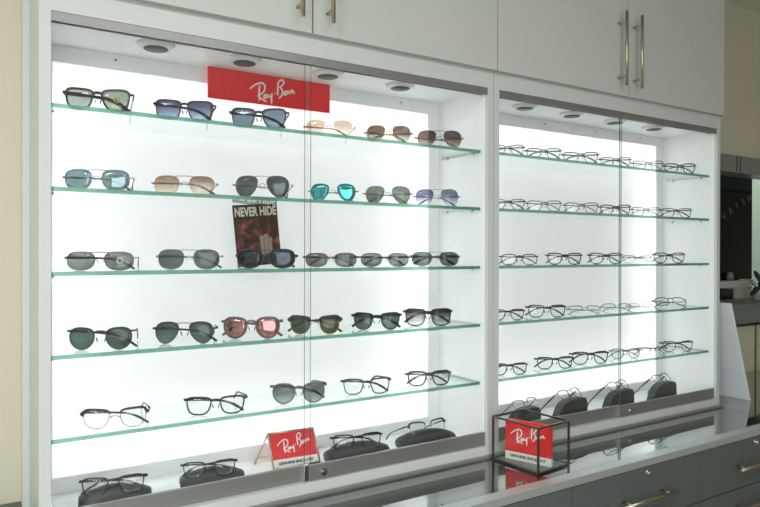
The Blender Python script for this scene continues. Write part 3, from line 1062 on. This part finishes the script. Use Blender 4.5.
for x, z, r_ in ((.012, .088, .007), (.026, .091, .0075), (.038, .082, .006)):
    lathe(bm, [(0, 0), (r_, .0), (r_, .0004)], (0, 0, 0), n=14)
    bmesh.ops.rotate(bm, verts=bm.verts[-42:], cent=(0, 0, 0), matrix=Matrix.Rotation(R(90), 3, 'X'))
    bmesh.ops.translate(bm, verts=bm.verts[-42:], vec=(x, -.0004, z))
    box(bm, (x - r_ * .8, -.0004, z - .052), (x + r_ * .8, 0, z - r_ * .9))
link('printed_figures', bm, pbr('poster_grey', (150, 132, 126), .5), po)

# small easel sign on the left cabinet floor
ez = thing('easel_sign', 'small red easel sign with metal frame on the left cabinet floor', 'sign', (.796, 1.757, ZF), 0)
ez.rotation_euler = (0, 0, R(-4))
h_, lean = .108, R(31)
w_ = .144
fb = B()
tl = lambda x, k: Vector((x, math.sin(lean) * h_ * k - .012, math.cos(lean) * h_ * k + .004))
sk = -.0
for p, q in (((-w_ / 2, 0), (-w_ / 2, 1)), ((w_ / 2, 0), (w_ / 2, 1)), ((-w_ / 2, 1), (w_ / 2, 1)), ((-w_ / 2, 0.03), (w_ / 2, .03))):
    sweep(fb, [tl(*p), tl(*q)], .003, .003, ref=(0, .4, .9), n=8, sq=1.5)
link('frame', fb, M_nickel, ez)
pb_ = part('panel', M_red, ez, ((-w_ / 2 + .003, -.0015, .028), (w_ / 2 - .003, .0015, h_ - .002)))
wb = part('white_band', M_white, ez, ((-w_ / 2 + .003, -.0015, .003), (w_ / 2 - .003, .0015, .028)))
for o in (pb_, wb):
    o.location = (0, -.012, .004)
    o.rotation_euler = (-lean, 0, 0)
sc = script(ez, .105, (0, 0, 0), (0, 0, 0), .036)
sc.matrix_local = Matrix.Translation((0, -.012, .004)) @ Matrix.Rotation(-lean, 4, 'X') @ Matrix.Translation((.002, -.002, .070))
tx = text_mesh('small_print', 'GENUINE SINCE 1937', .0115, M_ink, ez, (0, 0, 0), (0, 0, 0), off=.0003)
tx.matrix_local = Matrix.Translation((0, -.012, .004)) @ Matrix.Rotation(-lean, 4, 'X') @ Matrix.Translation((0, -.0022, .0155)) @ Matrix.Rotation(R(90), 4, 'X')
lb = B()
top, foot = tl(-w_ / 2, 1), Vector((-w_ / 2 - .032, .072, .003))
top2, foot2 = tl(w_ / 2, 1), Vector((w_ / 2 - .032, .072, .003))
for a, b in ((top, foot), (top2, foot2), (top + (foot - top) * .8, top2 + (foot2 - top2) * .8)):
    sweep(lb, [a, b], .0028, .0028, ref=(1, 0, .2), n=8, sq=1.5)
link('rear_stand', lb, M_nickel, ez)

# glass box on the counter, with a red sign block inside
bx = thing('glass_box', 'small dark-framed glass box standing on the counter', 'display box', (1.441, 1.406, ZT), R(5.5))
lx, ly, hb = .156, .19, .143
fb = B()
q = .0029
for x in (q, lx - q):
    for y in (q, ly - q):
        box(fb, (x - q, y - q, 0), (x + q, y + q, hb))
for z in (q, hb - q):
    for y in (q, ly - q):
        box(fb, (2 * q, y - q, z - q), (lx - 2 * q, y + q, z + q))
    for x in (q, lx - q):
        box(fb, (x - q, 2 * q, z - q), (x + q, ly - 2 * q, z + q))
link('frame', fb, M_steel, bx)
e = .0012
for a, b in (((2 * q, q - e, 2 * q), (lx - 2 * q, q + e, hb - 2 * q)), ((2 * q, ly - q - e, 2 * q), (lx - 2 * q, ly - q + e, hb - 2 * q)), ((q - e, 2 * q, 2 * q), (q + e, ly - 2 * q, hb - 2 * q)),
             ((lx - q - e, 2 * q, 2 * q), (lx - q + e, ly - 2 * q, hb - 2 * q)),  ):
    part('glass_pane', G_box, bx, (a, b))
part('base_plate', pbr('grey_base_plate', (120, 126, 124), .3), bx, ((2 * q, 2 * q, .0004), (lx - 2 * q, ly - 2 * q, .003)))

p0, p1 = Vector((1.462, 1.574, 0)), Vector((1.519, 1.428, 0))
dv = (p1 - p0)
sl = thing('sign_block', 'red script sign block with white band standing inside the glass box', 'sign', ((p0.x + p1.x) / 2, (p0.y + p1.y) / 2, ZT + .0033), math.atan2(dv.y, dv.x))
lw_ = dv.length
part('panel', M_red, sl, ((-lw_ / 2, 0, .026), (lw_ / 2, .014, .129)), bev=.0006)
part('white_band', M_white, sl, ((-lw_ / 2, 0, 0), (lw_ / 2, .014, .0258)), bev=.0006)
script(sl, .118, (0, -.0006, .085), (0, 0, 0), .036)
text_mesh('small_print', 'GENUINE SINCE 1937', .0128, M_ink, sl, (0, -.0006, .0135), (R(90), 0, 0), off=.0003)

# -------------------------------------------------------- right-hand corner
# white board leaning on the cabinet side
bd = thing('white_board', 'white board leaning against the right side of the cabinet', 'board', (2.995, 1.605, ZT), 0)
H = .452
ang = math.atan2(.165, H)
bm = B()
prism(bm, [(-.004, 0), (.004, 0), (.004 - .16, H), (-.004 - .16, H)], 0, .24, bev=.0008)
link('panel', bm, M_board, bd)
# small white cards between the board and the cabinet
for i, (y, z, h) in enumerate(((1.75, 0, .055), (1.80, 0, .135))):
    o = part('card_stack', M_white, None, ((-.02, -.02, 0), (.02, .02, h)), bev=.001)
    o.location = (2.80 + .012 * i, y, ZT)
    tag(o, ('low' if i == 0 else 'tall') + ' white card stack between the leaning board and the cabinet', 'card stack')

# ledge of the opening with plant and shelf beyond
lf = 1.955
za = at(745, 304.6, lf).z
zb2 = at(745, 324, lf).z
lg = part('ledge', M_ledge, None, ((0, 0, 0), (XR - 3.21, .55, za - zb2)), bev=.003)
lg.location = (3.21, lf, zb2)
tag(lg, 'thick grey ledge on the low wall right of the cabinets', 'ledge')
YS = 2.22
s0, s1 = at(721, 283, YS), at(752.5, 283, YS)
zt_, zb_ = at(737, 281, YS).z, at(737, 287.5, YS).z
zl = za
us = thing('shelf_unit', 'white shelf unit standing on the grey ledge behind the opening', 'shelf', (s0.x, YS, zl))
part('board', pbr('shelf_white', (205, 208, 204), .5), us, ((-.15, 0, zb_ - zl), (s1.x - s0.x, .2, zt_ - zl)))
xx = at(737.5, 295, YS).x - s0.x
part('side_panel', pbr('shelf_white', (205, 208, 204), .5), us, ((xx, .005, 0), (s1.x - s0.x, .2, zb_ - zl)))
part('side_panel', pbr('shelf_white', (205, 208, 204), .5), us, ((-.15, .005, 0), (-.13, .2, zb_ - zl)))
bk = part('storage_box', M_dark, None, ((-.12, .02, 0), (xx - .006, .19, zb_ - zl - .012)), bev=.003)
bk.location = (s0.x, YS, zl)
tag(bk, 'black box under the white shelf behind the opening', 'box')
YP = 2.30
d1 = at(752, 225, YP)
dp = thing('dark_partition', 'tall dark glass panel with mirrored grey lettering above the white shelf', 'partition', (d1.x, YP, zt_))
part('pane', G_dark, dp, ((-.55, 0, 0), (0, .02, at(752, 160, YP).z - zt_)))
for ch, px, py, rot in (('M', 749.5, 199.5, 30), ('E', 743.6, 202.8, 32), ('T', 737.2, 206.6, 36), ('R', 730.6, 211.6, 42), ('Y', 724.6, 217.4, 48)):
    p = at(px, py, YP)
    text_mesh('letter', ch, .062, M_letter, dp, (p.x - d1.x, -.0008, p.z - zt_), (R(90), R(-rot), 0), mirror=True, ext=.0004, off=.0002)
p = at(729.8, 281, YS + .06)
cu = B()
lathe(cu, [(.012, 0), (.02, .0), (.022, .03), (.018, .034), (.014, .05), (.008, .052)], (0, 0, 0), n=18)
cu = link('jar', cu, pbr('frosted_jar', (120, 124, 122), .4), None, (p.x, YS + .06, zt_))
tag(cu, 'small grey jar on the white shelf before the dark glass', 'jar')
p = at(748.6, 281, YS + .05)
nt_ = part('notepad', M_white, None, ((-.04, -.03, 0), (.04, .03, .006)))
nt_.location = (p.x - .01, YS + .06, zt_)
tag(nt_, 'pale notepad lying at right end of the white shelf', 'notepad')

YPL = 2.08
pc = at(762, 304, YPL)
pl = thing('potted_plant', 'leafy green potted plant on the grey ledge at right edge', 'plant', (pc.x, YPL, za))
bm = B()
lathe(bm, [(.03, 0), (.05, .001), (.06, .04), (.064, .042), (.064, .05), (.056, .05), (.053, .042)], (0, 0, 0))
link('pot', bm, M_pot, pl)
bm = B()
lathe(bm, [(.0, .036), (.053, .036), (.053, .041)], (0, 0, 0))
link('soil', bm, M_soil, pl)


def leaf(direc, L, W, droop, z0, start):
    bm = B()
    d = Vector(direc).normalized()
    side = d.cross(Vector((0, 0, 1))).normalized()
    n = 10
    rows = []
    for i in range(n + 1):
        t = i / n
        c = Vector(start) + d * (L * t) + Vector((0, 0, -droop * t * t * L))
        w = W * (math.sin(PI * min(1, t * .93 + .07)) ** .8) * .5
        rows.append([c - side * w + Vector((0, 0, .18 * w)), c, c + side * w + Vector((0, 0, .18 * w))])
    vt = [[bm.verts.new(p) for p in r_] for r_ in rows]
    vb = [[bm.verts.new(p - Vector((0, 0, .0012))) for p in r_] for r_ in rows]
    for i in range(n):
        for j in range(2):
            bm.faces.new((vt[i][j], vt[i][j + 1], vt[i + 1][j + 1], vt[i + 1][j]))
            bm.faces.new((vb[i][j], vb[i + 1][j], vb[i + 1][j + 1], vb[i][j + 1]))
        bm.faces.new((vt[i][0], vt[i + 1][0], vb[i + 1][0], vb[i][0]))
        bm.faces.new((vt[i][2], vb[i][2], vb[i + 1][2], vt[i + 1][2]))
    sweep(bm, [(0, 0, .038), tuple(Vector(start) * .5 + Vector((0, 0, .045))), tuple(start)], .002, .002, n=6)
    link('leaf', bm, M_leaf, pl, smooth=True)


for a, el_, L, W, dr, z in ((180, 8, .085, .034, .5, .055), (200, 48, .075, .032, .15, .05), (165, 30, .07, .036, .4, .05), (225, 18, .085, .036, .5, .052), (140, 50, .07, .032, .2, .05), (260, 40, .07, .036, .4, .05), (100, 40, .09, .034, .4, .08),
                         (310, 30, .1, .036, .4, .08), (20, 35, .1, .036, .4, .08), (60, 60, .11, .034, .2, .08), (190, -8, .10, .04, .35, .085), (340, 60, .11, .034, .1, .08)):
    d = (math.cos(R(a)) * math.cos(R(el_)), math.sin(R(a)) * math.cos(R(el_)), math.sin(R(el_)))
    leaf(d, L, W, dr, z, (d[0] * .045, d[1] * .045, z + .03 * math.sin(R(max(el_, 0)))))

# ------------------------------------------------------------------- light
w = bpy.data.worlds.new('world')
S.world = w
w.use_nodes = True
bg = w.node_tree.nodes['Background']
bg.inputs[0].default_value = (.62, .75, 1, 1)
bg.inputs[1].default_value = .6


def area(name, loc, rot, sx, sy, e, col):
    la = bpy.data.lights.new(name, 'AREA')
    la.shape = 'RECTANGLE'
    la.size, la.size_y, la.energy, la.color = sx, sy, e, col
    o = bpy.data.objects.new(name, la)
    C.objects.link(o)
    o.location = loc
    o.rotation_euler = rot
    return o


area('window_daylight', ((WX0 + WX1) / 2, YFR - .02, (WZ0 + WZ1) / 2), (R(90), 0, 0), WX1 - WX0 - .1, WZ1 - WZ0 - .1, 70, (.98, 1, 1))
area('added_ceiling_fill', (-1.3, -.2, ZC - .02), (0, 0, 0), 1.2, .6, 64, (.97, 1, 1))  # unseen fill from above, added so the window can be dimmer
area('added_ceiling_fill', (.9, -.3, ZC - .02), (0, 0, 0), 1.2, .6, 18, (.97, 1, 1))  # second added fill, weaker, kept out of the door glass reflections
area('added_recess_fill', (4.3, 2.9, ZC - .03), (0, 0, 0), .6, .6, 14, (.95, 1, .96))  # unseen fill added to brighten the pale walls behind the opening

S.view_settings.view_transform = 'Standard'
S.view_settings.look = 'None'
S.view_settings.exposure = 0
S.view_settings.gamma = 1
S.view_settings.use_curve_mapping = False
S.cycles.transparent_max_bounces = 48
S.cycles.max_bounces = 10
S.cycles.diffuse_bounces = 5
S.cycles.glossy_bounces = 5
S.cycles.use_denoising = True
S.cycles.sample_clamp_indirect = 6
